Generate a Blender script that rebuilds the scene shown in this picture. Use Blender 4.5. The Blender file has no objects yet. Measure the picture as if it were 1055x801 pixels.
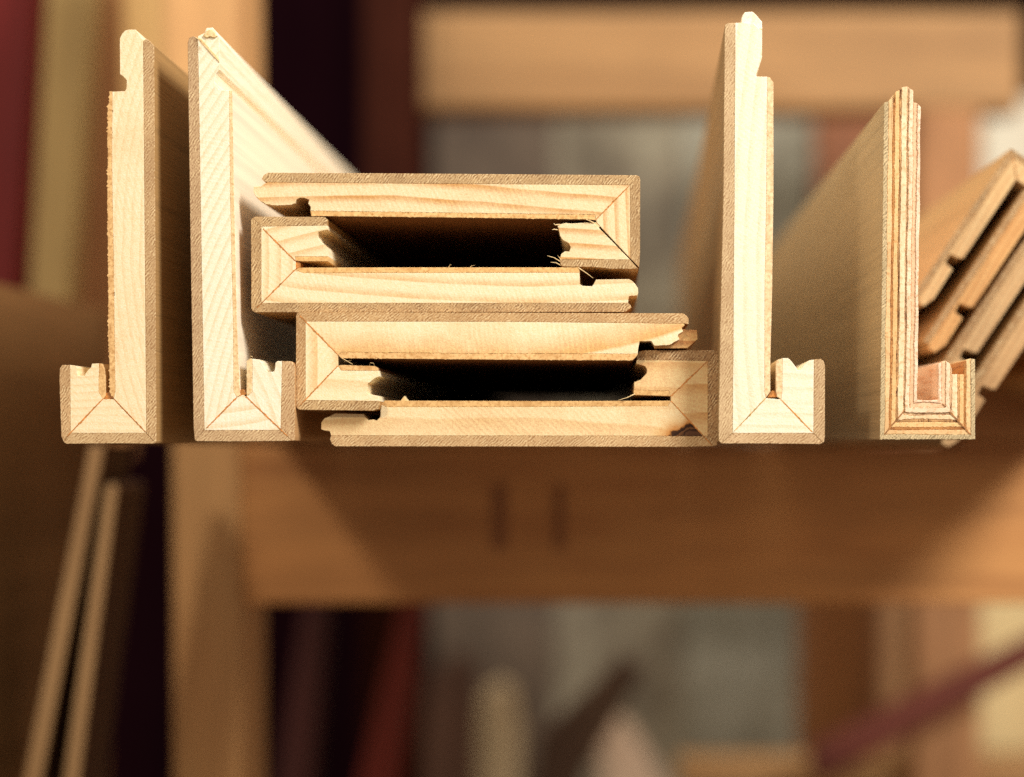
import bpy, bmesh, math, random
from mathutils import Vector, Matrix
random.seed(7)
SC = bpy.context.scene
COL = SC.collection
S = 3200.0          # photo pixels per metre in the plane of the cut ends
D = 0.60            # camera to that plane
VX, VY = 632.0, 455.0

def W(px, py, y=0.0):
    k = S * D / (D + y)
    return ((px - VX) / k, y, (VY - py) / k)

# ------------------------------------------------------------------ materials
def srgb(r, g, b):
    def f(c):
        c /= 255.0
        return c / 12.92 if c <= 0.04045 else ((c + 0.055) / 1.055) ** 2.4
    return (f(r), f(g), f(b), 1.0)

class NT:
    def __init__(self, name):
        self.m = bpy.data.materials.new(name)
        self.m.use_nodes = True
        self.t = self.m.node_tree
        self.n = self.t.nodes
        self.b = self.n['Principled BSDF']
        self.tc = self.n.new('ShaderNodeTexCoord')
    def node(self, typ, **kw):
        n = self.n.new(typ)
        for k, v in kw.items():
            setattr(n, k, v)
        return n
    def link(self, a, b):
        self.t.links.new(a, b)
    def mapping(self, loc=(0, 0, 0), rot=(0, 0, 0), scale=(1, 1, 1), src=None):
        # point p -> rotate(scale) after moving; built from two mappings so that the move comes first
        a = self.node('ShaderNodeMapping'); a.vector_type = 'POINT'
        a.inputs['Location'].default_value = loc
        a.inputs['Rotation'].default_value = rot
        self.link(src or self.tc.outputs['Object'], a.inputs['Vector'])
        c = self.node('ShaderNodeMapping'); c.vector_type = 'POINT'
        c.inputs['Scale'].default_value = scale
        self.link(a.outputs[0], c.inputs['Vector'])
        return c.outputs[0]
    def noise(self, vec, scale=1.0, detail=3.0, rough=0.55, dist=0.0):
        n = self.node('ShaderNodeTexNoise')
        n.inputs['Scale'].default_value = scale
        n.inputs['Detail'].default_value = detail
        n.inputs['Roughness'].default_value = rough
        n.inputs['Distortion'].default_value = dist
        self.link(vec, n.inputs['Vector'])
        return n.outputs['Fac']
    def ramp(self, fac, stops, interp='LINEAR'):
        r = self.node('ShaderNodeValToRGB')
        cr = r.color_ramp; cr.interpolation = interp
        while len(cr.elements) < len(stops):
            cr.elements.new(0.5)
        for e, (p, c) in zip(cr.elements, stops):
            e.position = p
            e.color = c if len(c) == 4 else (*c, 1)
        self.link(fac, r.inputs[0])
        return r.outputs[0]
    def mix(self, fac, a, b, mode='MIX'):
        m = self.node('ShaderNodeMix'); m.data_type = 'RGBA'; m.blend_type = mode
        for sock, v in ((m.inputs[0], fac), (m.inputs[6], a), (m.inputs[7], b)):
            if hasattr(v, 'is_linked'):
                self.link(v, sock)
            else:
                sock.default_value = v
        return m.outputs[2]
    def math(self, op, a, b=0.0):
        m = self.node('ShaderNodeMath'); m.operation = op
        for i, v in enumerate((a, b)):
            if hasattr(v, 'is_linked'):
                self.link(v, m.inputs[i])
            else:
                m.inputs[i].default_value = v
        return m.outputs[0]
    def finish(self, color, rough=0.6, bump=None, strength=0.3, dist=0.0002, spec=0.3):
        self.link(color, self.b.inputs['Base Color'])
        if hasattr(rough, 'is_linked'):
            self.link(rough, self.b.inputs['Roughness'])
        else:
            self.b.inputs['Roughness'].default_value = rough
        self.b.inputs['Specular IOR Level'].default_value = spec
        if bump is not None:
            n = self.node('ShaderNodeBump')
            n.inputs['Strength'].default_value = strength
            n.inputs['Distance'].default_value = dist
            self.link(bump, n.inputs['Height'])
            self.link(n.outputs[0], self.b.inputs['Normal'])
        return self.m

GREY = lambda v: (v, v, v, 1)

def pine(name, centre, spacing_px, early=(228, 196, 140), late=(206, 150, 78), amount=0.8, wobble=2.0,
         seed=0.0, knot=None, blotch=0.35, line=0.5):
    """softwood: growth rings round a pith line that runs along the board"""
    t = NT(name)
    v = t.mapping(loc=(-centre[0], 0, -centre[1]), scale=(1, 0.04, 1))
    w = t.node('ShaderNodeTexWave', wave_type='RINGS', rings_direction='Y', wave_profile='SAW')
    w.inputs['Scale'].default_value = 0.31416 / (spacing_px / S)
    w.inputs['Distortion'].default_value = wobble
    w.inputs['Detail'].default_value = 2.0
    w.inputs['Detail Scale'].default_value = 0.35
    w.inputs['Detail Roughness'].default_value = 0.5
    w.inputs['Phase Offset'].default_value = seed
    t.link(v, w.inputs['Vector'])
    E, L = srgb(early[0], min(255, early[1] + 5), min(255, early[2] + 8)), srgb(late[0] - 2, late[1] + 1, late[2] + 5)
    ring = t.ramp(w.outputs['Fac'], [(0.0, GREY(0)), (line, GREY(0.10)), (0.80, GREY(0.85)), (0.93, GREY(1)), (1.0, GREY(0))])
    vs = t.mapping(loc=(seed * 1.7, seed, 0), scale=(1, 0.05, 1))
    big = t.noise(vs, 70, 3)
    amt = t.math('MULTIPLY', t.math('MULTIPLY', ring, amount), t.ramp(big, [(0.3, GREY(0.6)), (0.6, GREY(1))]))
    c = t.mix(amt, E, L)
    # broad resin-coloured zones
    bl = t.ramp(t.noise(vs, 38, 4, 0.5, 0.6), [(0.48, GREY(0)), (0.72, GREY(1))])
    c = t.mix(t.math('MULTIPLY', bl, blotch), c, L)
    # saw fuzz: fine pale specks and darker fibre ends
    vf = t.mapping(scale=(1, 0.06, 1))
    fine = t.noise(vf, 1900, 2, 0.7)
    c = t.mix(0.60, c, t.ramp(fine, [(0.32, GREY(0.34)), (0.64, GREY(0.64))]), 'OVERLAY')
    sw = t.node('ShaderNodeTexWave', wave_type='BANDS', bands_direction='X', wave_profile='SIN')
    sw.inputs['Scale'].default_value = 0.31416 / (5.0 / S)
    sw.inputs['Distortion'].default_value = 4.0; sw.inputs['Detail'].default_value = 2.0; sw.inputs['Detail Scale'].default_value = 0.3
    t.link(t.mapping(loc=(seed, 0, 0), rot=(0, math.radians(-12 + 31 * seed), 0), scale=(1, 0.03, 1)), sw.inputs['Vector'])
    sm = t.ramp(t.noise(vs, 55, 2), [(0.40, GREY(0.05)), (0.64, GREY(0.42))])
    c = t.mix(sm, c, t.ramp(sw.outputs['Fac'], [(0.0, GREY(0.42)), (1.0, GREY(0.60))]), 'OVERLAY')
    med = t.noise(vf, 420, 3, 0.7)
    c = t.mix(0.40, c, t.ramp(med, [(0.3, GREY(0.38)), (0.65, GREY(0.62))]), 'OVERLAY')
    if knot:
        kx, kz, rx, rz = knot
        kv = t.mapping(loc=(-kx, 0, -kz), scale=(1 / rx, 0.0, 1 / rz))
        ln = t.node('ShaderNodeVectorMath', operation='LENGTH'); t.link(kv, ln.inputs[0])
        wob = t.math('ADD', ln.outputs['Value'], t.math('MULTIPLY', t.math('SUBTRACT', t.noise(vf, 330, 3), 0.5), 0.55))
        dark = t.ramp(wob, [(0.0, srgb(92, 58, 34)), (0.50, srgb(120, 78, 46)), (0.56, srgb(46, 26, 18)), (0.68, srgb(58, 34, 22)),
                            (0.74, srgb(140, 92, 54)), (0.82, srgb(40, 22, 16)), (0.95, srgb(60, 36, 22)), (1.0, srgb(190, 130, 66))])
        msk = t.ramp(wob, [(0.0, GREY(1)), (0.55, GREY(1)), (0.60, GREY(0))])
        kf = t.math('MULTIPLY', wob, 0.55)
        dark2 = t.ramp(kf, [(0.0, srgb(62, 40, 32)), (0.30, srgb(96, 64, 44)), (0.36, srgb(44, 24, 18)), (0.42, srgb(120, 80, 48)),
                            (0.46, srgb(42, 24, 18)), (0.53, srgb(70, 42, 24)), (0.58, srgb(196, 132, 66)), (0.80, srgb(214, 164, 96))])
        msk2 = t.ramp(kf, [(0.0, GREY(1)), (0.56, GREY(1)), (0.62, GREY(0.75)), (0.95, GREY(0))])
        c = t.mix(msk2, c, dark2)
    h = t.math('ADD', t.math('MULTIPLY', fine, 0.6), t.math('MULTIPLY', med, 0.8))
    return t.finish(c, 0.72, h, 0.5, 0.00028, 0.2)

def oak(name, base=(196, 164, 120), dark=(138, 100, 64), light=(226, 202, 164), angle=45, width=0.00042, length=0.0018,
        seed=0.0, cross=0.6, contrast=1.0, face=None):
    """hardwood veneer: slanting rays and pores on the cut end, long pores along the face"""
    t = NT(name)
    B = srgb(base[0] * 1.0, base[1] * 1.01, base[2] * 1.01); K = srgb(dark[0] * 1.02, dark[1] * 1.04, dark[2] * 1.06); L = srgb(light[0], light[1], light[2] * 0.95)
    K = tuple(K[q] * 0.8 + B[q] * 0.2 for q in range(3)) + (1,)
    vd = t.mapping(loc=(seed, 0, seed), scale=(1, 0.08, 1))
    def hatch(a, off):
        # fine slanting ray lines, broken up along their length
        v = t.mapping(loc=(off, 0, off * 0.3), rot=(0, math.radians(a), 0), scale=(1, 0.02, 1))
        w = t.node('ShaderNodeTexWave', wave_type='BANDS', bands_direction='Z', wave_profile='SIN')
        w.inputs['Scale'].default_value = 0.31416 / (2.6 / S)
        w.inputs['Distortion'].default_value = 9.0
        w.inputs['Detail'].default_value = 3.0
        w.inputs['Detail Scale'].default_value = 0.9
        w.inputs['Detail Roughness'].default_value = 0.6
        t.link(v, w.inputs['Vector'])
        return w.outputs['Fac']
    h1 = hatch(angle, seed)
    h2 = hatch(-angle + 8, seed + 3.1)
    sel = t.ramp(t.noise(vd, 130, 2), [(0.46, GREY(0)), (0.66, GREY(cross * 0.8))])
    h = t.mix(sel, h1, h2)
    patch = t.ramp(t.noise(vd, 420, 3, 0.6), [(0.40, GREY(0.15)), (0.62, GREY(1.0))])
    h = t.mix(patch, GREY(0.46), h)
    st = t.noise(t.mapping(loc=(seed, 0, 0), rot=(0, math.radians(angle + 7), 0), scale=(1 / 0.0016, 12, 1 / 0.00036)), 1.0, 2.5, 0.65, 0.4)
    st = t.ramp(st, [(0.36, GREY(0.0)), (0.64, GREY(1.0))])
    h = t.mix(0.30, h, st)
    c = t.ramp(h, [(0.18, L), (0.40, B), (0.50, B), (0.74, K)])
    zone = t.noise(vd, 60, 3)
    c = t.mix(t.ramp(zone, [(0.40, GREY(0)), (0.68, GREY(0.50))]), c, K)
    pores = t.noise(t.mapping(scale=(1, 0.05, 1)), 1700, 2.0, 0.65)
    c = t.mix(t.ramp(pores, [(0.56, GREY(0)), (0.68, GREY(0.5 * contrast))]), c, K)
    c = t.mix(t.ramp(pores, [(0.32, GREY(0.5)), (0.44, GREY(0))]), c, L)
    if face:
        # oiled outer surface: a little darker and yellower where the veneer faces sideways
        g = t.node('ShaderNodeNewGeometry')
        sep = t.node('ShaderNodeSeparateXYZ'); t.link(g.outputs['Normal'], sep.inputs[0])
        isend = t.math('GREATER_THAN', t.math('ABSOLUTE', sep.outputs[1]), 0.55)
        vg = t.mapping(loc=(0, 0, seed), scale=(1, 0.012, 1))
        gr = t.noise(vg, 420, 4, 0.65, 0.3)
        fc = t.ramp(gr, [(0.3, srgb(*[min(255, q * 1.03) for q in face])), (0.52, srgb(*face)), (0.76, srgb(*[q * 0.88 for q in face]))])
        c = t.mix(isend, fc, c)
    b = t.math('ADD', h, pores)
    return t.finish(c, 0.62, b, 0.35, 0.0002, 0.28)

def backing(name, base=(214, 180, 126), dark=(176, 132, 80), seed=0.0, side=None):
    t = NT(name)
    v = t.mapping(loc=(seed, 0, seed), scale=(1, 0.02, 1))
    n = t.noise(v, 900, 3, 0.7); m = t.noise(v, 240, 3)
    c = t.ramp(n, [(0.34, srgb(*[min(255, q * 1.08) for q in base])), (0.5, srgb(*base)), (0.68, srgb(*dark))])
    c = t.mix(t.ramp(m, [(0.45, GREY(0)), (0.7, GREY(0.6))]), c, srgb(*dark))
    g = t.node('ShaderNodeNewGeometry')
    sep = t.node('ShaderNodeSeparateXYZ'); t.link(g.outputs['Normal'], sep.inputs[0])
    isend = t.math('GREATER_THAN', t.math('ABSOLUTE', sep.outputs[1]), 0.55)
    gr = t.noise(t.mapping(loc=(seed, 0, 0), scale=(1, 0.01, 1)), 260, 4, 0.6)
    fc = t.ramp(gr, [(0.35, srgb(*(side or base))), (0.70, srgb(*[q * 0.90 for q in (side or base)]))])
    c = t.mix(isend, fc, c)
    return t.finish(c, 0.8, n, 0.4, 0.0002, 0.15)

def glue(name='orange_glue', col=(218, 142, 66)):
    t = NT(name)
    n = t.noise(t.mapping(), 700, 2)
    c = t.ramp(n, [(0.35, srgb(*[q * 0.72 for q in col])), (0.65, srgb(*col))])
    return t.finish(c, 0.45, n, 0.2, 0.0001, 0.4)

def plymat(name, base, dark, speck=0.5, scale=800, seed=0.0, along=1.0):
    t = NT(name)
    v = t.mapping(loc=(seed, 0, seed * 2), scale=(1, 0.06, along))
    n = t.noise(v, scale, 2.5, 0.7)
    z = t.noise(v, 90, 3)
    c = t.mix(t.ramp(n, [(0.50, GREY(0)), (0.64, GREY(speck))]), srgb(*base), srgb(*dark))
    c = t.mix(t.ramp(z, [(0.45, GREY(0)), (0.68, GREY(speck * 0.7))]), c, srgb(*dark))
    return t.finish(c, 0.7, n, 0.5, 0.0003, 0.2)

def timber(name, base, dark, light=None, axis='x', scale=26.0, rough=0.6, seed=0.0, stretch=0.07, grain=0.8, spec=0.3):
    """sawn timber of the rack and stock behind: streaks along one axis"""
    t = NT(name)
    light = light or [min(255, q * 1.12) for q in base]
    sc = {'x': (stretch, 1, 1), 'y': (1, stretch, 1), 'z': (1, 1, stretch)}[axis]
    v = t.mapping(loc=(seed, seed * 0.7, seed * 1.3), scale=sc)
    n = t.noise(v, scale, 5, 0.6, 0.6)
    f = t.noise(v, scale * 9, 3, 0.65)
    c = t.ramp(n, [(0.30, srgb(*light)), (0.50, srgb(*base)), (0.70, srgb(*dark))])
    c = t.mix(t.math('MULTIPLY', t.ramp(f, [(0.48, GREY(0)), (0.70, GREY(1))]), grain * 0.6), c, srgb(*dark))
    b = t.noise(t.mapping(loc=(seed, 0, 0)), 7, 3)
    c = t.mix(0.5, c, t.ramp(b, [(0.3, GREY(0.40)), (0.7, GREY(0.60))]), 'OVERLAY')
    return t.finish(c, rough, f, 0.25, 0.0008, spec)

# ------------------------------------------------------------------ geometry
def resample(pts, step):
    out = []
    n = len(pts)
    for i in range(n):
        a, b = Vector(pts[i]), Vector(pts[(i + 1) % n])
        L = (b - a).length
        k = max(1, int(L / step))
        for j in range(k):
            out.append(a.lerp(b, j / k))
    return out

def area(p):
    return 0.5 * sum(p[i][0] * p[(i + 1) % len(p)][1] - p[(i + 1) % len(p)][0] * p[i][1] for i in range(len(p)))

def inset(p, d):
    """move every outline point inwards by d (d may be a list)"""
    n = len(p); s = 1.0 if area(p) > 0 else -1.0
    out = []
    for i in range(n):
        a, b, c = p[i - 1], p[i], p[(i + 1) % n]
        e1, e2 = (b - a), (c - b)
        if e1.length < 1e-9 or e2.length < 1e-9:
            out.append(b.copy()); continue
        e1.normalize(); e2.normalize()
        n1, n2 = Vector((-e1.y, e1.x)), Vector((-e2.y, e2.x))
        m = (n1 + n2)
        if m.length < 1e-6:
            m = n1
        m.normalize()
        k = 1.0 / max(0.5, m.dot(n1))
        dd = d[i] if isinstance(d, list) else d
        out.append(b + m * (dd * k * s))
    return out

def prism(name, pts, mat, parent=None, y0=0.0, length=1.0, jit=0.25, cham=0.35, step=1.6, org=(0, 0, 0), gap=0.05, taper=None):
    """a board: an outline in the plane of the cut ends, run back along y. Cut end slightly frayed and eased"""
    base = resample([Vector(p) for p in pts], step) if jit > 0 else [Vector(p) for p in pts]
    outl = inset(base, gap)
    j = [cham + random.uniform(-1, 1) * jit * random.random() for _ in base] if jit > 0 else cham
    front = inset(base, j)
    k0 = S * D / (D + y0)
    cd = cham / S
    rings = [(front, y0), (outl, y0 + cd * 1.2), (outl, y0 + length)]
    bm = bmesh.new()
    vr = []
    for ring, y in rings:
        vr.append([bm.verts.new(((p.x - VX) / k0 - org[0], y - org[1], (VY - p.y) / k0 - org[2])) for p in ring])
    n = len(base)
    for a, b in ((0, 1), (1, 2)):
        for i in range(n):
            q = (i + 1) % n
            bm.faces.new((vr[a][i], vr[a][q], vr[b][q], vr[b][i]))
    bm.faces.new(list(reversed(vr[0])))
    bm.faces.new(vr[2])
    bmesh.ops.recalc_face_normals(bm, faces=bm.faces)
    me = bpy.data.meshes.new(name)
    bm.to_mesh(me); bm.free()
    me.materials.append(mat)
    o = bpy.data.objects.new(name, me)
    COL.objects.link(o)
    if parent:
        o.parent = parent
    return o

def tube(name, pts3, r0, r1, mat, parent=None, org=(0, 0, 0), sides=5):
    """a tapering fibre through 3-D points"""
    bm = bmesh.new(); rings = []
    n = len(pts3)
    for i, p in enumerate(pts3):
        p = Vector(p) - Vector(org)
        a = Vector(pts3[max(0, i - 1)]); b = Vector(pts3[min(n - 1, i + 1)])
        d = (b - a).normalized()
        u = d.orthogonal().normalized(); v = d.cross(u)
        r = r0 + (r1 - r0) * i / (n - 1)
        rings.append([bm.verts.new(p + (u * math.cos(2 * math.pi * k / sides) + v * math.sin(2 * math.pi * k / sides)) * r) for k in range(sides)])
    for a, b in zip(rings, rings[1:]):
        for k in range(sides):
            q = (k + 1) % sides
            bm.faces.new((a[k], a[q], b[q], b[k]))
    bm.faces.new(rings[0]); bm.faces.new(rings[-1])
    bmesh.ops.recalc_face_normals(bm, faces=bm.faces)
    me = bpy.data.meshes.new(name); bm.to_mesh(me); bm.free()
    me.materials.append(mat)
    o = bpy.data.objects.new(name, me); COL.objects.link(o)
    if parent: o.parent = parent
    return o

def thing(name, label, cat, px, py, y=0.0, yaw=0.0, group=None):
    o = bpy.data.objects.new(name, None); COL.objects.link(o)
    o.empty_display_size = 0.01
    o.location = W(px, py, y); o.rotation_euler = (0, 0, math.radians(yaw))
    o['label'] = label; o['category'] = cat
    if group: o['group'] = group
    return o

def tag(o, label, cat, group=None):
    o['label'] = label; o['category'] = cat
    if group: o['group'] = group
    return o

GLUE = glue()
FIBRE = backing('pale_fibre', (232, 206, 156), (206, 166, 108))

class Profile:
    """one nosing profile: an Empty and its layers"""
    def __init__(self, label, px, py, y0, yaw, group, length=0.80, name='nosing_profile', cat='wood profile'):
        self.t = thing(name, label, cat, px, py, y0, yaw, group)
        self.org = W(px, py, y0); self.y0 = y0; self.len = length
        self.k = S * D / (D + y0)
    def loc(self, px, py):           # outline pixel -> local x, z
        return ((px - VX) / self.k - self.org[0], (VY - py) / self.k - self.org[2])
    def part(self, name, pts, mat, dy=0.0, length=None, **kw):
        return prism(name, pts, mat, self.t, self.y0 + dy, (length or self.len) - dy, org=self.org, **kw)
    def core(self, pts, mat, **kw):
        kw.setdefault('jit', 0.35)
        return self.part('core_board', pts, mat, **kw)
    def oak(self, pts, mat, **kw):
        kw.setdefault('jit', 0.5)
        return self.part('oak_veneer', pts, mat, **kw)
    def back(self, pts, mat, **kw):
        kw.setdefault('jit', 1.1); kw.setdefault('cham', 0.3)
        return self.part('backing_layer', pts, mat, **kw)
    def glue(self, a, b, w=1.5, mat=GLUE, dy=-0.00007):
        a, b = Vector(a), Vector(b)
        d = (b - a).normalized(); n = Vector((-d.y, d.x)) * w / 2
        pts = [a + n * 0.6, a.lerp(b, 0.5) + n, b + n * 0.5, b - n * 0.5, a.lerp(b, 0.5) - n, a - n * 0.6]
        return self.part('glue_line', pts, mat, dy=dy, length=0.004, jit=0.9, cham=0.08, step=1.4, gap=0.0)
    def fibre(self, pts, r=0.45, mat=FIBRE):
        p3 = []
        for i, (x, y, dy) in enumerate(pts):
            lx, lz = self.loc(x, y)
            p3.append((lx, dy, lz))
        return tube('splinter', p3, r / S, r * 0.35 / S, mat, self.t)

STAND = 'nosing profiles standing upright on the rack'
STACK = 'nosing profiles interlocked flat in the middle stack'
LEAN = 'thin nosing profiles leaning in a nested pile'

# ---------------------------------------------------------------- P1: left upright profile
p = Profile('far left upright J-shaped wood profile, hooked lip to the left, fuzzy torn left edge', 62, 457.5, 0.0, 0.3, STAND)
e1 = dict(early=(236, 212, 170), late=(220, 176, 118))
m_long = pine('pine_plain', p.loc(700, 250), 9, amount=0.35, wobble=3, seed=1.0, blotch=0.35, **e1)
m_base = pine('pine_plain', p.loc(110, 1200), 8, amount=0.35, wobble=3, seed=2.0, blotch=0.2, **e1)
m_oak = oak('oak_veneer', base=(196, 162, 118), dark=(134, 92, 54), angle=52, seed=0.4, face=(172, 134, 84))
m_bk = backing('torn_backing', (222, 184, 128), (178, 128, 74), 0.3)
p.core([(117, 410.5), (118.5, 404), (116.5, 250), (115, 170), (115.5, 94.5), (128.5, 94), (130, 91.5), (130.5, 83), (127, 79), (123.4, 76.5), (123.2, 40),
        (125.5, 35), (128.5, 31.8), (132, 30.6), (139.5, 30.6), (147, 40.5), (147.3, 44), (150.5, 446.5)], m_long)
p.back([(115.5, 94.5), (112.5, 94.7), (112.6, 104), (110.6, 110), (111, 118), (110.2, 150), (111, 152), (110.4, 200), (111.4, 300), (111.2, 340), (112.4, 372), (113, 405), (117, 410.5), (118.5, 404), (116.5, 250), (115, 170)], m_bk, jit=1.9)
p.oak([(147.2, 42.3), (149.8, 40.2), (152.5, 40.8), (155, 43), (158.6, 47), (159, 100), (161, 440), (160.8, 455), (160, 456.8), (150.5, 446.5)], m_oak, cham=0.5)
p.core([(106, 411.5), (117, 411.5), (150.5, 446.5), (72.5, 446.5)], m_base)
p.oak([(72.5, 446.5), (150.5, 446.5), (160, 456.8), (157.5, 457.6), (120, 457.2), (68, 457.6), (65.4, 455.6)], oak('oak_veneer', base=(202, 170, 126), dark=(138, 98, 60), angle=40, seed=1.4, face=(150, 110, 66)), cham=0.5)
p.core([(106, 411.5), (101.6, 404), (101.8, 374.6), (94.5, 375), (93.8, 378.5), (90, 382), (86.5, 387.6), (80, 386.8), (78.8, 377.2), (72, 376.2), (72.5, 446.5)], m_base)
p.back([(106, 411.5), (108.6, 408), (108.4, 388), (107, 380), (104.6, 374.8), (101.8, 374.6), (101.6, 404)], m_bk, jit=0.7)
p.oak([(72, 376.2), (64, 376.2), (61.4, 380), (61, 392), (63, 450), (65.4, 455.6), (72.5, 446.5)], oak('oak_veneer', base=(198, 162, 118), dark=(132, 92, 54), angle=58, seed=2.2, face=(170, 126, 72)), cham=0.5)
p.part('glue_bead', [(108.5, 405.5), (112, 404), (116.5, 406), (117, 411), (106.5, 411.5)], GLUE, dy=0.0006, length=0.02, jit=0.8, cham=0.3)
p.glue((106, 411), (69, 450)); p.glue((117, 411), (150, 445.5), 1.1)

# ---------------------------------------------------------------- P2: second upright profile
p = Profile('tall bright upright wood profile beside the stack, slanted growth rings, hook to the right', 199, 455, -0.002, 0.4, STAND)
e2 = dict(early=(238, 224, 194), late=(222, 190, 140))
m_long = pine('pine_slant_ring', p.loc(900, 560), 9, amount=0.55, wobble=1.4, seed=3.0, blotch=0.12, **e2)
m_base = pine('pine_slant_ring', p.loc(200, 120), 14, amount=0.75, wobble=1.5, seed=0.5, blotch=0.1, **e2)
m_ret = pine('pine_slant_ring', p.loc(-100, 560), 12, amount=0.6, wobble=1.5, seed=1.5, blotch=0.1, **e2)
m_oak = oak('oak_veneer', base=(192, 160, 122), dark=(134, 96, 62), angle=60, seed=4.4, face=(176, 142, 96))
m_bk = backing('torn_backing', (230, 204, 158), (200, 158, 104), 1.3, side=(248, 232, 204))
p.core([(244, 409.5), (240.6, 404), (240, 330), (237, 200), (236, 93), (227, 93), (223, 90), (221, 84), (222.5, 76), (226.5, 72), (226.5, 66), (226.2, 40), (224, 34.5), (219, 28.4), (212.6, 29), (210.6, 34), (203.6, 37.5), (207, 240), (210.4, 443.5)], m_long, cham=0.45)
p.back([(240.6, 404), (240, 330), (237, 200), (236, 93), (239.4, 94), (241, 200), (244, 330), (247, 402), (247.4, 407), (244, 409.5)], m_bk, jit=0.7)
p.oak([(203.6, 39), (199, 37.4), (195, 39), (193.2, 44), (196, 240), (199.3, 440), (200.5, 453), (201, 454), (210.4, 443.5), (207, 240)], m_oak, cham=0.45)
p.core([(244, 409.5), (250, 407), (254, 409), (289, 443.5), (210.4, 443.5)], m_base)
p.oak([(210.4, 443.5), (289, 443.5), (301, 454.6), (250, 455.2), (203.5, 455), (201, 454)], oak('oak_veneer', base=(198, 166, 126), dark=(140, 102, 66), angle=42, seed=5.4, face=(150, 110, 66)), cham=0.45)
p.core([(254, 409), (259.6, 404), (259.8, 369.8), (267, 370.6), (270, 374), (273.4, 381.5), (276, 383.6), (282.2, 383), (283, 380), (283.6, 374), (285.6, 372.2), (290.4, 372.2), (289, 443.5)], m_ret, cham=0.45)
p.back([(254, 409), (253.8, 400), (254, 372), (257, 369.4), (259.8, 369.8), (259.6, 404)], m_bk, jit=0.6)
p.oak([(290.4, 372.2), (300, 372.4), (303, 375), (303.8, 379), (303.8, 450), (303, 454), (301, 454.6), (289, 443.5)], oak('oak_veneer', base=(200, 164, 122), dark=(136, 92, 54), angle=55, seed=6.1, face=(190, 146, 96)), cham=0.45)
p.part('glue_bead', [(246, 403), (249, 401), (252, 402), (254, 406), (251, 408), (245, 409)], GLUE, dy=0.0004, length=0.02, jit=0.8, cham=0.3)
p.glue((244, 409.5), (213, 441), 1.5); p.glue((253, 408.5), (296, 449.5), 1.5)
p.fibre([(257, 370, 0.0), (259, 367, -0.001), (261, 368.5, -0.0012)], 0.5)
p.fibre([(200, 38, 0.0005), (205, 41, -0.0006), (209, 46, -0.001), (214, 51, -0.0012)], 0.6)
p.part('chip', [(209, 37), (213, 31), (219, 30), (224, 37), (221, 39.5), (216, 38), (212, 39.6)], FIBRE, dy=-0.0007, length=0.004, jit=0.6, cham=0.9)
p.part('chip', [(203.8, 39), (207, 39.6), (226, 61), (226, 64.5), (214, 52)], FIBRE, dy=-0.0003, length=0.003, jit=0.4, cham=0.4)

# ---------------------------------------------------------------- A: top of the stack
p = Profile('topmost wood profile of the flat stack, orange growth bands, open split mitre at right', 577, 275, 0.003, 0.0, STACK)
eA = dict(early=(232, 206, 160), late=(202, 146, 80))
m_long = pine('pine_banded', p.loc(330, 2600), 17, amount=1.0, wobble=1.8, seed=1.2, blotch=0.25, **eA)
m_base = pine('pine_banded', p.loc(1500, 200), 12, amount=0.8, wobble=1.2, seed=2.0, blotch=0.2, **eA)
m_ret = pine('pine_banded', p.loc(500, 1700), 15, amount=1.0, wobble=1.2, seed=4.0, blotch=0.2, **eA)
m_bk = backing('torn_backing', (226, 188, 130), (186, 134, 72), 2.3, side=(122, 80, 46))  # inner side browned so the channel's shade sits in its colour
mo = lambda ang, sd, f=(176, 132, 78), b=(192, 158, 112), k=(122, 86, 52), **kw: oak('oak_veneer', base=b, dark=k, angle=ang, seed=sd, face=f, **kw)
p.core([(276, 188), (272, 189.5), (269, 192.2), (261.4, 192.4), (261, 198), (263.2, 202.5), (267.5, 207), (274, 210.6), (284, 212), (300, 211.4), (304, 209.6), (305.2, 206), (309, 204), (314, 204.2), (318.4, 206), (317.6, 210), (320, 213.6), (319.6, 217.5),
        (480, 219.8), (613, 221.5), (613.6, 226.8), (649, 190.8), (460, 189.6)], m_long, jit=0.6)
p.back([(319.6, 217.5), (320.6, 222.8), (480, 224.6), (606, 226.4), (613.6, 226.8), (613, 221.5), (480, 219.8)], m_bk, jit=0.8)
p.oak([(276, 188), (272.5, 187.6), (269.6, 184.6), (271.6, 180.6), (276, 178), (460, 179.2), (640, 180.6), (656, 180.8), (659, 182), (649, 190.8), (460, 189.6)], mo(52, 7.1, cross=0.1, contrast=1.25), jit=0.45)
p.core([(649, 190.8), (649.6, 266.8), (615, 230), (613.6, 226.8)], m_base)
p.oak([(649, 190.8), (659, 182), (659.6, 186), (659.4, 262), (658.4, 275.8), (649.6, 266.8)], mo(66, 8.1), jit=0.5)
p.core([(612, 229.8), (605, 229.4), (590, 230.4), (582, 230), (574, 232), (575.4, 236), (577, 243.4), (580, 247.6), (585.4, 250.4), (588, 255), (586.4, 259.4), (582, 259), (578, 262), (576.6, 267.5), (649, 267.8)], m_ret, jit=0.7)
p.oak([(576.6, 267.5), (577.4, 272), (579, 274.9), (612, 275.4), (628, 277.2), (657.6, 277.2), (649, 267.8)], mo(60, 9.1), jit=0.5)
p.fibre([(577, 231.5, 0.0), (572, 232, -0.0005), (570.5, 230.6, -0.0008)], 0.7)
p.fibre([(577, 237, 0.001), (571, 236.4, 0), (569, 237.2, -0.0006)], 0.7)
p.fibre([(578, 270, 0.0005), (571, 266, -0.001), (564, 264.2, -0.0015)], 0.6)
p.fibre([(578, 273.6, 0.0005), (573, 271, 0), (567.5, 270.6, -0.001)], 0.6)
p.fibre([(578, 268, 0.0), (576, 265, 0), (574.5, 263.8, -0.001)], 0.5)
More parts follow.
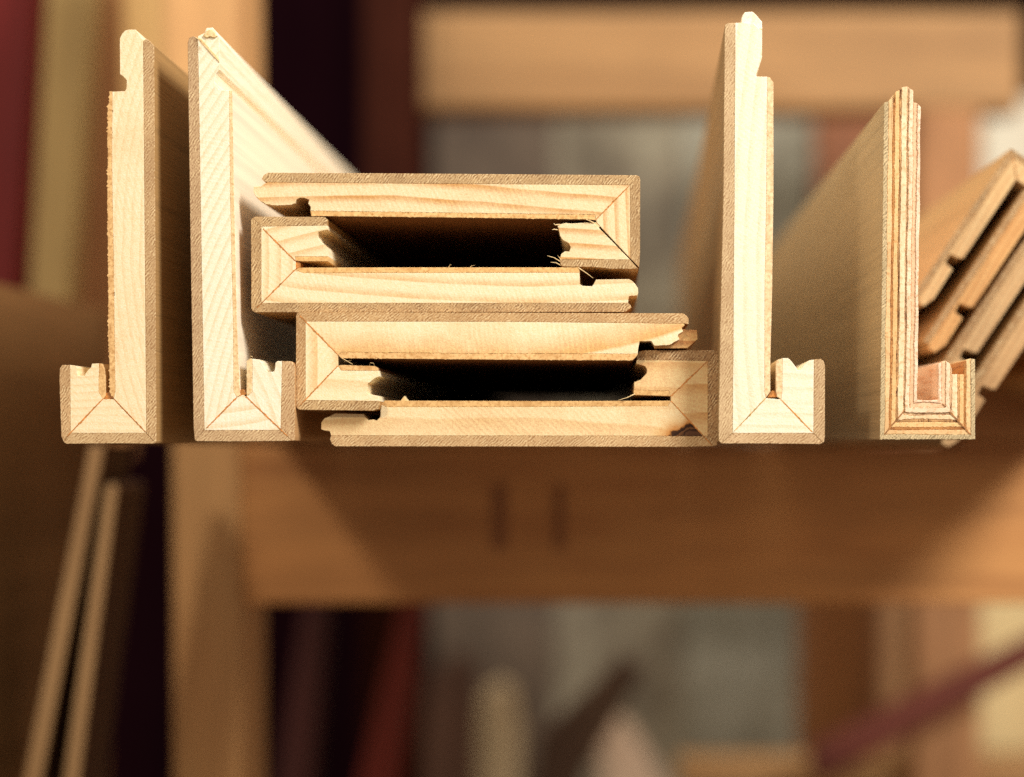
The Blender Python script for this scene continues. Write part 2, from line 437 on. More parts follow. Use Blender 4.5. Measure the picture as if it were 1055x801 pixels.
p.fibre([(612, 230, 0.0), (607, 227.6, -0.0006), (604, 226.8, -0.001)], 0.8)
p.glue((648, 191.8), (614, 226.5), 1.2)
p.part('glue_bead', [(611.5, 230), (614, 229), (618, 233.4), (617, 235)], FIBRE, dy=0.0001, length=0.004, jit=0.4, cham=0.2)

# ---------------------------------------------------------------- B: second of the stack
p = Profile('second wood profile from the top of the stack, clean milled tongue at right', 259, 321, 0.0022, 0.2, STACK)
eB = dict(early=(236, 214, 172), late=(216, 174, 116))
m_long = pine('pine_soft_band', p.loc(560, -1700), 17, amount=0.85, wobble=1.6, seed=1.1, blotch=0.15, **eB)
m_base = pine('pine_soft_band', p.loc(-400, 272), 12, amount=0.6, wobble=1.2, seed=2.1, blotch=0.1, **eB)
m_ret = pine('pine_soft_band', p.loc(480, 900), 15, amount=0.85, wobble=1.2, seed=3.1, blotch=0.1, **eB)
m_bk = backing('torn_backing', (224, 184, 124), (196, 146, 86), 3.3)
p.core([(304.5, 278), (312, 281.4), (597, 281), (597.4, 292.6), (600, 294.6), (609.8, 295), (611.5, 293), (614, 288.2), (648, 287.6), (651, 289.4), (654.6, 292.8), (657.4, 297.4), (657.6, 301.5), (656.6, 304.6), (648, 305.4), (647, 312.4), (269, 312.6)], m_long, jit=0.25)
p.back([(304.5, 278), (308, 275.9), (420, 275.6), (597, 275.6), (597, 281), (312, 281.4)], m_bk, jit=0.45)
p.oak([(269, 312.6), (647, 312.4), (649.4, 314), (650.6, 317), (647.4, 319.4), (643.5, 321.6), (262.5, 322), (260, 320.6)], mo(44, 10.1, cross=0.9, contrast=1.4, k=(104, 66, 36)), jit=0.5)
p.core([(269, 233.6), (304.5, 269), (304.5, 278), (269, 312.6)], m_base)
p.oak([(269, 233.6), (269, 312.6), (260, 320.6), (258.8, 318), (258.6, 227), (260.4, 224.6)], mo(62, 11.1, k=(112, 74, 40)), jit=0.5)
p.core([(269, 233.6), (337, 232.4), (337.6, 237), (328, 239), (327.4, 244), (329, 248), (337, 254.6), (338, 258), (338.2, 264.5), (304, 264.5), (304.5, 269)], m_ret, jit=0.35)
p.back([(304.5, 269), (304, 264.5), (338.2, 264.5), (338, 269.6), (310, 269.4)], m_bk, jit=0.4)
p.oak([(269, 233.6), (260.4, 224.6), (263, 223.4), (334, 223.6), (337.4, 226), (337, 232.4)], mo(40, 12.1, cross=0.8, k=(112, 74, 40)), jit=0.5)
p.part('glue_bead', [(303.5, 269.4), (306.5, 269.5), (309.5, 271), (309.5, 275), (304.5, 277.6)], GLUE, dy=0.0005, length=0.02, jit=0.5, cham=0.3)
p.glue((271, 236), (304.5, 269.5), 1.3); p.glue((304.5, 277.5), (265, 317), 1.2)
p.fibre([(596, 276, 0.0), (604, 281.4, -0.0005), (611, 286.8, -0.0008)], 0.6)
p.fibre([(462, 275.8, 0.0), (464, 272.6, 0.0), (465, 273.4, -0.0005)], 0.5)
p.fibre([(484, 275.8, 0.0), (486, 274, 0.0), (489, 273.6, -0.0005)], 0.4)

# ---------------------------------------------------------------- C: third of the stack
p = Profile('third wood profile of the stack, chipped tongue at right, splinters in slot', 305, 423, 0.0, 0.2, STACK)
eC = dict(early=(238, 216, 172), late=(216, 166, 98))
m_long = pine('pine_wavy_band', p.loc(430, -900), 44, amount=1.0, wobble=4.5, seed=0.7, blotch=0.5, line=0.35, **eC)
m_base = pine('pine_wavy_band', p.loc(-300, 372), 24, amount=0.7, wobble=1.0, seed=5.1, blotch=0.2, **eC)
m_ret = pine('pine_wavy_band', p.loc(300, 1000), 30, amount=0.5, wobble=2.0, seed=3.6, blotch=0.2, **eC)
m_bk = backing('torn_backing', (224, 184, 128), (188, 138, 80), 4.3, side=(122, 80, 46))  # side colour darkened to paint shade into the slot
p.core([(348.5, 366), (352, 363), (480, 364.4), (600, 364.6), (657, 365), (657.4, 360), (659, 351.8), (671, 351.6), (674.2, 356.5), (690, 355.6), (694, 353), (700, 350), (698.6, 346.5), (699, 344.6), (704, 341.6), (702.4, 338), (705.4, 335.4), (705, 333.6), (520, 331.6), (314.6, 331.4)], m_long, jit=0.5)
p.part('broken_tongue', [(696, 337), (706, 339.6), (718.4, 340.2), (718.8, 349.6), (708.4, 359), (674.4, 359), (672, 353), (686, 350)], pine('pine_wavy_band', p.loc(700, 900), 12, amount=0.9, wobble=2.0, seed=1.1, early=(216, 166, 106), late=(176, 112, 60)), dy=0.0035, jit=0.4)
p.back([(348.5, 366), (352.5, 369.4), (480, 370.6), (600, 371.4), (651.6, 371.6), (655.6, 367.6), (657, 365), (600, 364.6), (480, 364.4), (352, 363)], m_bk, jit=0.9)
p.oak([(314.6, 331.4), (520, 331.6), (705, 333.6), (709.4, 334), (709.6, 328.4), (707, 325), (704, 323), (520, 322.2), (308, 321.8), (306, 322.6)], mo(38, 13.1, b=(200, 162, 114), k=(140, 96, 54), cross=0.7), jit=0.45)
p.core([(314.6, 331.4), (348.5, 366), (348, 377), (314.6, 412.6)], m_base)
p.oak([(314.6, 331.4), (306, 322.6), (305, 326), (304.8, 418), (306, 421.4), (314.6, 412.6)], mo(60, 14.1, b=(196, 156, 108), k=(128, 86, 46)), jit=0.45)
p.core([(348, 377), (351.5, 382), (390.4, 382.2), (391, 388), (386, 390), (378.6, 396), (378, 404.6), (380.5, 406.6), (389.8, 408), (391, 413.6), (314.6, 412.6)], m_ret, jit=0.35)
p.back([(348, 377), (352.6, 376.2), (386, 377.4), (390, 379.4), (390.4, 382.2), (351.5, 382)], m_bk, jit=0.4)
p.oak([(314.6, 412.6), (391, 413.6), (391.4, 418), (389.5, 421.8), (384, 423.4), (309, 422.6), (306, 421.4)], mo(45, 15.1, cross=0.2, k=(116, 76, 40), contrast=1.3), jit=0.45)
p.glue((309, 325.6), (348.5, 366), 1.4); p.glue((348, 377), (310, 417), 1.3)
p.fibre([(352, 369, 0.0), (358, 372.6, 0.001), (363.5, 375.6, 0.0)], 0.7)
p.fibre([(354, 372.5, 0.002), (357, 372, 0.001), (362, 371, 0.001)], 0.4)
p.fibre([(380, 376.8, 0.001), (381.5, 374, 0.0), (385, 374.4, 0.0), (385.6, 377, 0)], 0.4)
p.fibre([(386, 370, 0.0), (387.5, 368.4, -0.0005), (389.5, 368.2, -0.0008)], 0.5)

# ---------------------------------------------------------------- D: bottom of the stack
p = Profile('bottom wood profile of the flat stack with a dark knot in its right mitred corner', 340, 460.5, 0.0050, 0.1, STACK)
eD = dict(early=(230, 202, 154), late=(208, 158, 96))
kx, kz = p.loc(721, 455)
m_long = pine('pine_knotty', p.loc(480, 1700), 34, amount=0.55, wobble=3.5, seed=1.9, blotch=0.4, line=0.35, knot=(kx, kz, 33 / S, 18.5 / S), **eD)
m_base = pine('pine_soft_band', p.loc(780, 1300), 30, amount=0.75, wobble=4.0, seed=2.9, blotch=0.4, early=(222, 184, 130), late=(196, 138, 76))
m_ret = pine('pine_soft_band', p.loc(600, 1400), 26, amount=0.6, wobble=3.0, seed=0.2, blotch=0.35, early=(224, 188, 134), late=(202, 146, 84))
m_bk = backing('torn_backing', (218, 178, 120), (180, 132, 76), 5.3)
dk = dict(b=(180, 140, 96), k=(96, 62, 38), contrast=1.35)
p.core([(691, 413), (688, 418.6), (540, 419.4), (398, 419.6), (393, 417), (392, 423), (391.6, 430), (388, 433.6), (384.5, 432.4), (379, 433.2), (376.6, 430), (374, 426.8), (345, 426), (341, 428.4), (334, 431.4), (331, 435.6), (330.8, 442.6), (335, 444), (339.6, 444.6), (341, 449), (724, 449.6)], m_long, jit=0.45)
p.back([(691, 413), (560, 413.4), (410, 413), (396.4, 412.8), (393.4, 416), (393, 417), (398, 419.6), (540, 419.4), (688, 418.6)], m_bk, jit=0.6)
p.part('chip', [(412.5, 413.5), (414.5, 410.4), (416.5, 408.2), (418, 410.6), (420.5, 413.5)], FIBRE, dy=0.0004, length=0.006, jit=0.3, cham=0.3)
p.oak([(341, 449), (724, 449.6), (735, 460), (700, 460.8), (540, 460.4), (345, 460.2), (341.6, 457.4), (340, 453)], mo(40, 16.1, b=(202, 166, 120), k=(140, 98, 58), cross=0.9), jit=0.5)
p.core([(691, 413), (724, 449.6), (729.4, 449.6), (729.4, 372), (691, 408.4)], m_base)
p.oak([(729.4, 372), (739, 362.6), (740, 366), (739.8, 456), (738.4, 459.4), (735, 460), (724, 449.6), (729.4, 449.6)], mo(55, 17.1, **dk), jit=0.5)
p.core([(691, 408.4), (729.4, 372), (656, 371), (655.2, 375), (664.6, 377.4), (666.6, 381), (666, 385), (660, 391.4), (653.4, 394), (653, 402), (672, 402.6), (689, 403)], m_ret, jit=0.35)
p.back([(691, 408.4), (689, 403), (672, 402.6), (653, 402), (652.6, 404.5), (654, 407.2), (672, 407.8)], m_bk, jit=0.4)
p.oak([(729.4, 372), (656, 371), (656.4, 365), (659, 362), (664, 361), (735, 361), (739, 362.6)], mo(50, 18.1, **dk), jit=0.5)
p.glue((691, 408.6), (728, 373), 1.3); p.glue((691.5, 413.4), (733.6, 458.8), 1.2)
p.fibre([(654, 406, 0.0), (646, 410, -0.001), (637, 412.6, -0.0015)], 0.6)

# ---------------------------------------------------------------- P4: right upright profile
p = Profile('white-lit upright pine-cored profile right of the stack, hook to the right with a V notch', 740, 457.5, -0.006, -1.0, STAND)
e4 = dict(early=(238, 224, 194), late=(222, 190, 140))
m_long = pine('pine_pale', p.loc(2600, 300), 13, amount=0.4, wobble=2.5, seed=2.2, blotch=0.08, **e4)
m_base = pine('pine_pale', p.loc(800, 2400), 13, amount=0.4, wobble=2.5, seed=3.2, blotch=0.08, **e4)
m_oak = oak('oak_veneer', base=(202, 172, 132), dark=(150, 112, 74), angle=60, seed=19.1, face=(178, 148, 104), contrast=0.8)
m_bk = backing('torn_backing', (234, 208, 166), (208, 166, 118), 6.3)
p.core([(789, 410), (787.6, 404), (787.8, 300), (789.4, 200), (790.6, 79.4), (779.2, 79), (778.6, 76), (781.6, 69), (785, 60), (785.2, 32), (783, 30.4), (776, 24.6), (765, 23.4), (757.4, 23.8), (756.4, 200), (754.6, 446.5)], m_long, cham=0.4)
p.part('chip', [(763.4, 25), (763.6, 19), (765, 15.6), (767.4, 12.8), (775, 12.2), (778, 14.6), (785, 22.6), (785.2, 31), (779, 29), (772, 26)], m_long, dy=0.0012, jit=0.4, cham=0.8)
p.back([(787.6, 404), (787.8, 300), (789.4, 200), (790.6, 79.4), (793.4, 80.6), (796.8, 85.4), (796.8, 200), (795.4, 300), (793.6, 372), (793.6, 404), (789, 410)], m_bk, jit=0.55)
p.oak([(757.4, 23.8), (749.6, 24), (747, 26), (746.4, 32), (745, 200), (742, 330), (740, 440), (740.4, 454.6), (743.4, 457.4), (754.6, 446.5), (756.4, 200)], m_oak, cham=0.6)
p.core([(789, 410.4), (804.6, 411.8), (838, 446.5), (754.6, 446.5)], m_base)
p.oak([(754.6, 446.5), (838, 446.5), (847.6, 456.6), (844, 458), (790, 457.4), (743.4, 457.4)], oak('oak_veneer', base=(204, 172, 132), dark=(146, 106, 68), angle=38, seed=20.1, face=(150, 110, 66)), cham=0.5)
p.core([(804.6, 411.8), (805.6, 404), (806, 369.4), (811.4, 369.2), (814.6, 371.6), (819, 377.4), (822, 382), (824.6, 381.4), (828, 376), (833.4, 371.6), (838.4, 370.8), (838, 446.5)], m_base, cham=0.4)
p.back([(804.6, 411.8), (800.4, 409), (799.4, 404), (799.2, 374), (800.6, 371), (806, 369.4), (805.6, 404)], m_bk, jit=0.4)
p.oak([(838.4, 370.8), (845.4, 370), (848.4, 372.4), (849.8, 377), (849.6, 450), (848.8, 455.4), (847.6, 456.6), (838, 446.5)], oak('oak_veneer', base=(198, 166, 126), dark=(142, 104, 66), angle=52, seed=21.1, face=(170, 132, 80)), cham=0.5)
p.part('glue_bead', [(793.6, 404), (796, 402.4), (799.4, 404), (800.4, 409.6), (790, 410)], glue('orange_glue', (226, 150, 76)), dy=0.0006, length=0.03, jit=0.4, cham=0.3)
p.glue((789, 410.4), (757, 444), 1.0, glue('pale_glue', (226, 186, 112))); p.glue((804.6, 411.8), (836.5, 445), 1.4, glue('orange_glue', (214, 148, 62)))

# ---------------------------------------------------------------- P5: plywood profile
p = Profile('upright plywood profile right of the white-lit one, striped layers, squared hook to the right', 907, 453, 0.004, -0.3, STAND)
def ply_ring(t0, t1, top, lip):
    """one ply: down the upright, along the foot and up the lip. t = depth from the outer face, px"""
    def wv(t, u):
        return 0.0 if t < 0.1 else 0.28 * math.sin(u * 0.045 + t * 3.1) + 0.25 * math.sin(u * 0.117 + t * 7.3)
    def up(t, ya, yb):       # boundary of a ply on the upright, from ya to yb
        n = max(2, int(abs(yb - ya) / 9))
        return [(906.4 + t + (453 - y) * 0.0125 + wv(t, y) * (1 if 0 < q < n else 0.3), y) for q in range(n + 1) for y in [ya + (yb - ya) * q / n]]
    def foot(t, xa, xb):
        n = max(2, int(abs(xb - xa) / 8))
        return [(x, 453 - t * 1.08 + 1.1 * math.sin(t * 2.7) * (t > 0.1) + wv(t, x) * 0.8 * (1 if 0 < q < n else 0)) for q in range(1, n) for x in [xa + (xb - xa) * q / n]]
    def lipe(t, ya, yb):
        return [(1004.6 - t + (wv(t, y) * 0.6 if 0 < q < 5 else 0), y) for q in range(6) for y in [ya + (yb - ya) * q / 5]]
    fa, fb = 453 - t0 * 1.08, 453 - t1 * 1.08
    return (up(t0, top[0], fa) + foot(t0, 906.4 + t0, 1004.6 - t0) + lipe(t0, fa, lip[0]) +
            lipe(t1, lip[1], fb) + foot(t1, 1004.6 - t1, 906.4 + t1) + up(t1, fb, top[1]))
layers = [  # t0, t1, tops on the upright, tops on the lip, material, name
    (0.0, 4.6, (106, 104.5), (370.5, 369.6), oak('oak_veneer', base=(196, 174, 134), dark=(120, 98, 66), angle=50, seed=22.1, face=(180, 158, 122), contrast=1.2), 'oak_veneer'),
    (4.6, 9.4, (104.5, 98), (369.6, 371), plymat('pale_ply', (228, 194, 144), (196, 150, 98), 0.7, 700, 1.0), 'ply_layer'),
    (9.4, 11.6, (106, 106), (372, 376), plymat('dark_ply', (190, 134, 78), (134, 82, 42), 0.8, 700, 2.0), 'ply_layer'),
    (11.6, 16.2, (95, 92.6), (386, 386), plymat('pale_ply', (230, 192, 136), (196, 144, 84), 0.6, 900, 3.0), 'ply_layer'),
    (16.2, 18.2, (92.4, 92), (386.6, 385.4), plymat('speckled_ply', (206, 160, 106), (96, 56, 32), 1.0, 520, 4.0, 0.45), 'ply_layer'),
    (18.2, 23.9, (90, 89.4), (385.6, 386), plymat('pale_ply', (238, 214, 176), (206, 164, 114), 0.7, 700, 5.0), 'ply_layer'),
    (23.9, 25.9, (89.6, 90.6), (380, 376), plymat('speckled_ply', (222, 188, 146), (132, 88, 60), 0.9, 560, 6.0, 0.45), 'ply_layer'),
    (25.9, 30.2, (91, 93.6), (375, 372.2), plymat('pale_ply', (236, 214, 182), (198, 154, 110), 0.8, 700, 7.0), 'ply_layer'),
    (30.2, 34.6, (105.6, 106.6), (371.6, 373), plymat('pinkish_ply', (230, 194, 156), (200, 146, 104), 0.6, 800, 8.0), 'ply_layer'),
    (34.6, 38.0, (107, 110.5), (373.4, 375), plymat('pale_ply', (238, 214, 186), (206, 154, 112), 0.7, 700, 9.0), 'ply_layer'),
]
PG = glue('brown_glue', (176, 122, 70))
p.glue((911, 448), (938, 416), 1.4, PG); p.glue((1000, 448), (971, 416), 1.4, PG)
for i, (a, b, tp, lp, m, nm) in enumerate(layers):
    b2 = b
    p.part(nm, ply_ring(a, b2, tp, lp), m, dy=random.uniform(-0.0003, 0.0003), jit=0.9, cham=0.45, step=1.5)

# ---------------------------------------------------------------- nested leaning pile at the right
ad = Vector((-0.557, 0.831)); nd = Vector((0.831, 0.557))
def leaner(label, apex, L, th, y0, groove, mats, yaw=0.0, R=240):  # R: hook reach out of view, lengthened to shade the rail
    A = Vector(apex)
    P = lambda a, n: tuple(A + ad * a + nd * n)
    pr = Profile(label, *P(L, 0), y0, yaw, LEAN, 0.75)
    ven, core, bk = mats
    v = th * 0.30; g = groove
    pr.oak([P(0, 0), P(L - 3, 0), P(L, 2), P(L - 1, v), P(v, v)], ven, jit=0.4, cham=0.7)
    pr.oak([P(0, 0), P(v, v), P(v, R - v), P(0, R)], ven, jit=0.4, cham=0.7)
    pr.core([P(v, v), P(L - 1, v), P(L + 3, v + 3), P(L + 2, th * 0.72), P(L - 10, th - 2), P(g + 9, th - 3), P(g + 8, th - 13), P(g - 2, th - 14), P(g - 4, th - 4), P(g - 6, th), P(th + 2, th)], core, jit=0.4, cham=0.5)
    pr.core([P(v, v), P(th + 2, th), P(th + 2, R - th), P(v, R - v)], core, jit=0.4, cham=0.5)
    pr.core([P(v, R - v), P(th + 2, R - th), P(th + 30, R - th), P(th + 30, R - v)], core, jit=0.4, cham=0.5)
    pr.oak([P(0, R), P(v, R - v), P(th + 30, R - v), P(th + 30, R)], ven, jit=0.4, cham=0.7)
    pr.glue(P(v, v), P(th + 1, th), 0.8)
    return pr
def lmat(seed, ec, lc, oc):
    return (oak('oak_veneer', base=oc, dark=[q * 0.72 for q in oc], angle=20, seed=seed, face=[min(255, oc[0] * 1.24), min(255, oc[1] * 1.32), min(255, oc[2] * 1.40)]),
            pine('pine_golden', (0.4, -0.2), 9, amount=0.7, wobble=2.0, seed=seed, early=ec, late=lc, blotch=0.3),
            None)
leaner('topmost leaning oak-faced wood profile at the right edge, its corner highest in the pile', (1042, 153), 183, 22, 0.070, 128, lmat(31.0, (202, 166, 116), (178, 132, 82), (164, 126, 82)))
leaner('second leaning wood profile from the top of the pile, orange cut end', (1056, 194), 190, 24, 0.070, 138, lmat(33.0, (198, 150, 94), (174, 118, 64), (160, 120, 76)))
leaner('third leaning wood profile in the pile, tip hidden behind the plywood hook', (1082, 207), 225, 25, 0.074, 178, lmat(35.0, (188, 152, 106), (162, 120, 76), (158, 120, 78)))
leaner('lowest leaning wood profile of the pile, its tip behind the plywood hook', (1112, 226), 268, 26, 0.076, 200, lmat(37.0, (184, 146, 100), (160, 116, 72), (156, 118, 76)), R=280)  # unseen hook stretched further to block light on the rail's right end

# ---------------------------------------------------------------- rack and stock behind (all out of focus)
def board(name, quad, y0, depth, mat, label, cat, group=None, cham=2.0, parent=None):
    o = prism(name, quad, mat, parent, y0, depth, jit=0, cham=cham, gap=0.0)
    if not parent:
        tag(o, label, cat, group)
    return o
RAIL = timber('orange_pine', (200, 142, 84), (166, 108, 60), axis='x', scale=30, seed=1.0)
POST = timber('honey_pine', (208, 162, 108), (178, 128, 78), axis='z', scale=30, seed=2.0)
t = thing('timber_rack', 'orange pine rack with a post and wide rail carrying the cut profiles', 'rack', 215, 801, 0.40)
org = W(215, 801, 0.40)
def rpart(name, quad, y0, depth, mat, cham=2.5):
    return prism(name, quad, mat, t, y0, depth, jit=0, cham=cham, gap=0.0, org=org)
rpart('rail', [(249.5, 458.3), (1500, 458.3), (1500, 622), (249.5, 622)], 0.398, 0.045, RAIL)
rpart('post', [(162, -200), (244, -200), (249, 460), (250, 1100), (180, 1100), (177, 460)], 0.40, 0.067, POST)
# pale scribe marks of the joint on the rail face
MARK = timber('dark_pencil', (140, 90, 54), (112, 70, 40), axis='z', scale=30)
for x0 in (508, 572):
    rpart('joint_mark', [(x0, 500), (x0 + 14 if x0 == 508 else x0 + 9, 500), (x0 + 14 if x0 == 508 else x0 + 9, 566), (x0, 566)], 0.3965, 0.002, MARK, cham=0.2)
BK = timber('tan_pine', (174, 134, 88), (144, 104, 64), axis='x', scale=14, seed=3.0, grain=0.4)
rpart('back_rail', [(392, 12), (1052, 12), (1052, 112), (392, 112)], 0.90, 0.05, BK, cham=4)
BP = timber('brown_pine', (120, 76, 46), (86, 50, 30), axis='z', scale=24, seed=4.0)
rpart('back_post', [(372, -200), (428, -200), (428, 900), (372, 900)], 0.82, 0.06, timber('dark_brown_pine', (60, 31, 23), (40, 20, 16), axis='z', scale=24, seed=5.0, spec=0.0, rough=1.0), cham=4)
rpart('back_post', [(944, 112), (1010, 112), (1010, 1000), (944, 1000)], 0.90, 0.06, timber('brown_pine', (170, 122, 80), (130, 86, 52), axis='z', scale=24, seed=4.0), cham=4)

board('leaning_panel', [(-70, 279), (-52, 279), (-52, 1100), (-70, 1100)], 0.20, 0.255, timber('tan_panel', (128, 92, 54), (104, 72, 40), axis='y', scale=12, seed=6.0), 'large tan board on edge at the left margin, receding behind the first profile', 'board', cham=1)
EDGE = timber('pale_edge', (186, 150, 106), (156, 118, 78), axis='z', scale=26, seed=7.0)
SHADEF = timber('shaded_board_face', (70, 44, 28), (52, 32, 22), axis='z', scale=20, seed=7.5)  # board faces coloured dark, standing in for the shade between them
def edged(quad, y0, depth, label):
    h = thing('thin_board', label, 'board', *quad[3], y0, 0, 'two thin boards leaning under the rack')
    og = W(*quad[3], y0)
    prism('panel', quad, SHADEF, h, y0 + 0.0012, depth, jit=0, cham=0.5, gap=0.0, org=og)
    prism('front_edge', quad, EDGE, h, y0, 0.0010, jit=0, cham=1.0, gap=0.4, org=og)
edged([(92, 458.6), (108, 458.6), (38, 830), (19, 830)], 0.25, 0.05, 'longer pale-edged thin board leaning below the first profile, outer of the two')
edged([(108, 503), (112, 498), (119, 499), (121, 505), (78, 830), (61, 830)], 0.255, 0.05, 'shorter pale-edged thin board leaning under the rack nearer the orange post')
board('red_board', [(-60, -60), (42, -60), (8, 420), (-60, 420)], 0.62, 0.03, timber('dark_red_paint', (110, 20, 18), (80, 13, 14), axis='z', scale=14, seed=8.0), 'dark red painted board in the upper left corner', 'board', cham=2)
board('olive_strip', [(52, -60), (100, -60), (58, 480), (20, 480)], 0.58, 0.02, timber('olive_wood', (184, 156, 100), (156, 128, 78), axis='z', scale=14, seed=9.0), 'leaning olive-tan strip beside the dark red board', 'board', cham=2)
board('brown_panel', [(60, -60), (128, -60), (131, 470), (48, 470)], 0.66, 0.02, timber('brown_sheet', (196, 142, 92), (168, 116, 72), axis='z', scale=14, seed=10.0), 'dull brown upright panel behind the first profile', 'panel', cham=2)
board('tan_plank', [(124, -60), (168, -60), (176, 420), (132, 420)], 0.60, 0.02, timber('olive_wood', (206, 166, 106), (176, 136, 82), axis='z', scale=14, seed=11.0), 'tan plank just left of the bright rack post', 'plank', cham=2)

# grey weathered sheets against the wall
GREYW = timber('weathered_grey', (138, 128, 108), (84, 74, 60), light=(180, 174, 150), axis='z', scale=11, seed=12.0, stretch=0.8)
GREYB = timber('weathered_pale_grey', (158, 154, 136), (108, 102, 84), light=(192, 192, 174), axis='z', scale=11, seed=13.0, stretch=0.8)
GG = 'weathered grey boards against the wall'
board('weathered_board', [(446, 60), (571, 60), (571, 860), (446, 860)], 1.50, 0.03, timber('weathered_dark', (98, 84, 70), (62, 50, 42), axis='z', scale=11, seed=14.0, stretch=0.8), 'darkest weathered grey board, left end of the grey boards', 'board', GG)
board('weathered_board', [(571.5, 60), (703, 60), (703, 860), (571.5, 860)], 1.50, 0.03, GREYW, 'mottled grey board in the middle, seen above and below the rail', 'board', GG)
board('weathered_board', [(703.5, 60), (838, 60), (826, 860), (703.5, 860)], 1.50, 0.03, GREYB, 'palest grey board at the right end of the grey boards', 'board', GG)
# dark things behind the plywood profile
board('dark_door', [(842, 100), (946, 100), (946, 560), (842, 560)], 1.25, 0.04, timber('red_brown', (146, 94, 62), (112, 66, 44), axis='z', scale=12, seed=15.0), 'red-brown upright board behind the plywood profile', 'board')
board('white_sheet', [(1012, 100), (1200, 100), (1200, 330), (1012, 330)], 1.20, 0.03, timber('white_board', (236, 228, 206), (216, 204, 178), axis='z', scale=8, seed=16.0, grain=0.2), 'bright off-white sheet above the leaning pile', 'sheet')
board('wood_block', [(990, 372), (1240, 372), (1240, 458), (990, 458)], 0.40, 0.08, timber('brown_block', (188, 132, 80), (156, 104, 58), axis='x', scale=20, seed=27.0), 'brown wood block on the rail behind the leaning pile', 'block', cham=3)
# under the rail
REDM = timber('red_brown_stain', (118, 42, 28), (82, 26, 20), axis='z', scale=20, seed=17.0)
RG = 'red stained boards leaning under the rack'
board('red_plank', [(316, 600), (340, 600), (316, 860), (276, 860)], 0.80, 0.03, timber('dark_red_stain', (64, 26, 22), (44, 16, 16), axis='z', scale=20, seed=18.0), 'darker red plank leaning next to the rack post', 'plank', RG)
board('red_plank', [(418, 600), (440, 600), (402, 860), (356, 860)], 0.78, 0.03, REDM, 'brighter rust-red plank leaning right of the darker one', 'plank', RG)
STK = timber('pale_stake', (226, 206, 166), (192, 166, 126), axis='z', scale=20, seed=19.0)
SG = 'pale offcuts standing low under the rail'
board('offcut', [(498, 716), (514, 704), (528, 712), (536, 760), (532, 900), (486, 900), (488, 760)], 1.30, 0.03, STK, 'upright pale pointed offcut at the bottom centre', 'offcut', SG, cham=4)
board('offcut', [(616, 742), (632, 736), (650, 752), (700, 830), (716, 900), (640, 900), (618, 800)], 1.30, 0.03, timber('pinkish_offcut', (200, 172, 144), (164, 136, 112), axis='z', scale=20, seed=20.0), 'tilted pinkish offcut at the bottom centre, right of the pointed one', 'offcut', SG, cham=4)
board('dark_offcut', [(556, 760), (640, 680), (664, 690), (600, 800), (590, 900), (540, 900)], 0.92, 0.03, timber('dark_offcut', (112, 88, 68), (84, 62, 48), axis='z', scale=20, seed=21.0), 'dark slanted offcut between the two pale offcuts', 'offcut', cham=3)
board('dark_offcut', [(440, 700), (470, 672), (492, 690), (486, 900), (430, 900)], 1.25, 0.03, timber('dark_offcut', (84, 58, 44), (60, 40, 32), axis='z', scale=20, seed=21.5), 'dark brown upright offcut left of the pale pointed one', 'offcut', cham=3)
board('cupboard_side', [(826, 560), (908, 560), (908, 900), (826, 900)], 1.10, 0.05, timber('brown_board', (150, 100, 56), (112, 70, 40), axis='z', scale=12, seed=22.0), 'brown upright board below the rail, beside the grey boards', 'board')
board('tan_board', [(908, 560), (996, 560), (996, 900), (908, 900)], 1.16, 0.04, timber('tan_board', (164, 122, 80), (126, 88, 56), axis='z', scale=12, seed=23.0), 'dull tan board below the rail, behind the purple bar', 'board')
board('cream_panel', [(1000, 590), (1200, 590), (1200, 775), (1000, 775)], 1.05, 0.03, timber('cream_board', (232, 206, 150), (206, 172, 116), axis='z', scale=8, seed=24.0, grain=0.2), 'bright cream panel below the rail at the right margin', 'panel')
board('purple_bar', [(838, 772), (1100, 642), (1100, 668), (852, 804), (838, 800)], 0.86, 0.03, timber('plum_paint', (110, 54, 40), (82, 38, 30), axis='x', scale=14, seed=25.0), 'slanting plum-coloured bar across the lower right corner', 'bar', cham=5)
board('low_shelf', [(700, 786), (1300, 786), (1300, 815), (700, 815)], 0.95, 0.05, timber('tan_shelf', (176, 134, 86), (140, 100, 60), axis='x', scale=14, seed=26.0), 'tan shelf edge along the bottom right', 'shelf', cham=3)

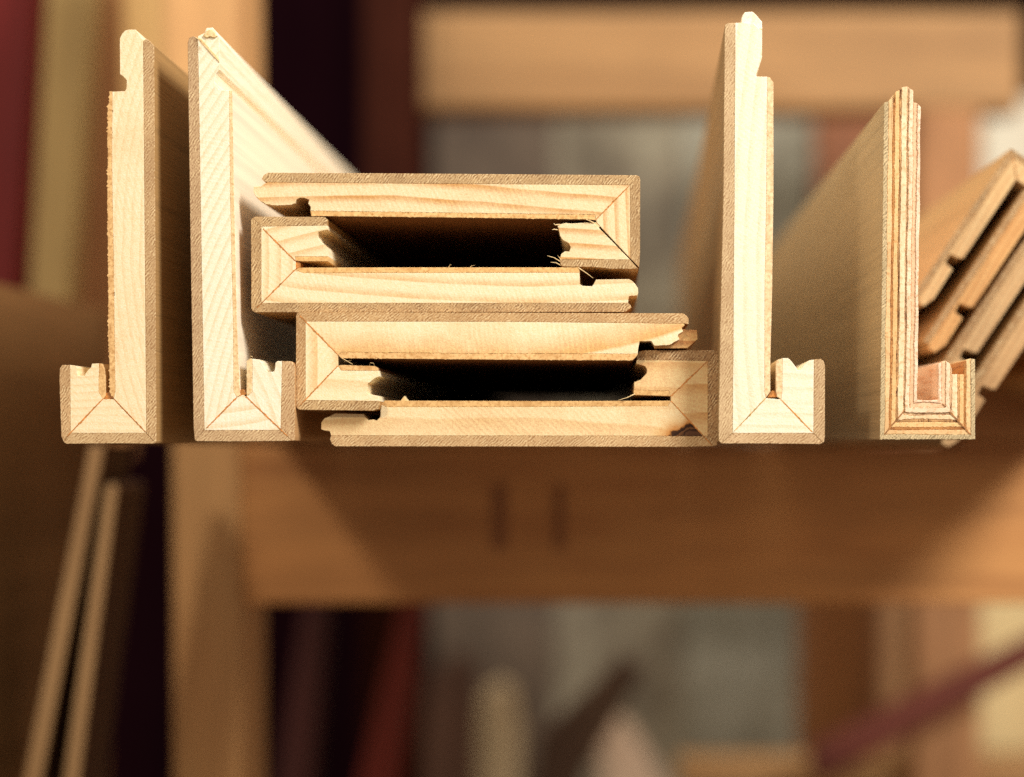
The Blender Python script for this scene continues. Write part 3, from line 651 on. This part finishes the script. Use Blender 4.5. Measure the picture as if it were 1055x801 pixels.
# setting
def box(name, lo, hi, mat):
    bm = bmesh.new()
    bmesh.ops.create_cube(bm, size=1)
    for v in bm.verts:
        v.co = Vector([lo[i] + (v.co[i] + 0.5) * (hi[i] - lo[i]) for i in range(3)])
    me = bpy.data.meshes.new(name); bm.to_mesh(me); bm.free()
    me.materials.append(mat)
    o = bpy.data.objects.new(name, me); COL.objects.link(o)
    o['kind'] = 'structure'
    return o
WALLM = timber('dark_wall', (26, 9, 15), (16, 5, 11), axis='z', scale=6, seed=30.0, spec=0.0, rough=1.0)
box('back_wall', (-3, 2.2, -1.1), (3, 2.3, 2.2), WALLM)
box('floor', (-3, -2.5, -1.2), (3, 2.3, -1.1), timber('workshop_floor', (120, 96, 72), (92, 72, 54), axis='x', scale=6, seed=31.0))

# ---------------------------------------------------------------- light
def lamp(name, loc, target, size, power, col, shape='DISK', size_y=None):
    l = bpy.data.lights.new(name, 'AREA'); l.shape = shape; l.size = size
    if size_y: l.size_y = size_y
    l.energy = power; l.color = col
    o = bpy.data.objects.new(name, l); COL.objects.link(o)
    o.location = loc
    o.rotation_euler = (Vector(target) - Vector(loc)).to_track_quat('-Z', 'Y').to_euler()
    return o
lamp('workshop_lamp', (0.84, -0.66, 0.78), (0, 0.05, 0.06), 0.44, 25.5, (1.0, 0.965, 0.92))
lamp('front_lamp', (-0.62, -1.30, 0.60), (0, 0.3, 0.0), 0.14, 8, (1.0, 0.86, 0.66))
lamp('ceiling_lamp', (-0.1, 0.5, 2.1), (0, 0.5, 0.0), 1.4, 30, (1.0, 0.90, 0.76))

w = bpy.data.worlds.new('World'); SC.world = w; w.use_nodes = True
bg = w.node_tree.nodes['Background']
bg.inputs[0].default_value = (1.0, 0.84, 0.69, 1); bg.inputs[1].default_value = 0.50

# ---------------------------------------------------------------- camera
cam = bpy.data.cameras.new('camera'); co = bpy.data.objects.new('camera', cam); COL.objects.link(co)
co.location = (0, -D, 0); co.rotation_euler = (math.radians(90), 0, 0)
cam.sensor_width = 36.0; cam.sensor_fit = 'HORIZONTAL'
cam.lens = 36.0 * D / (1055 / S)
cam.shift_x = (527.5 - VX) / 1055; cam.shift_y = (VY - 400.5) / 1055
cam.clip_start = 0.02; cam.clip_end = 50
cam.dof.use_dof = True; cam.dof.focus_distance = D; cam.dof.aperture_fstop = cam.lens / 18.0
SC.camera = co

SC.view_settings.view_transform = 'Standard'; SC.view_settings.look = 'None'
SC.view_settings.exposure = 0.0; SC.view_settings.gamma = 1.0
SC.render.engine = 'CYCLES'
SC.cycles.use_denoising = False
SC.cycles.max_bounces = 8
SC.cycles.sample_clamp_indirect = 6
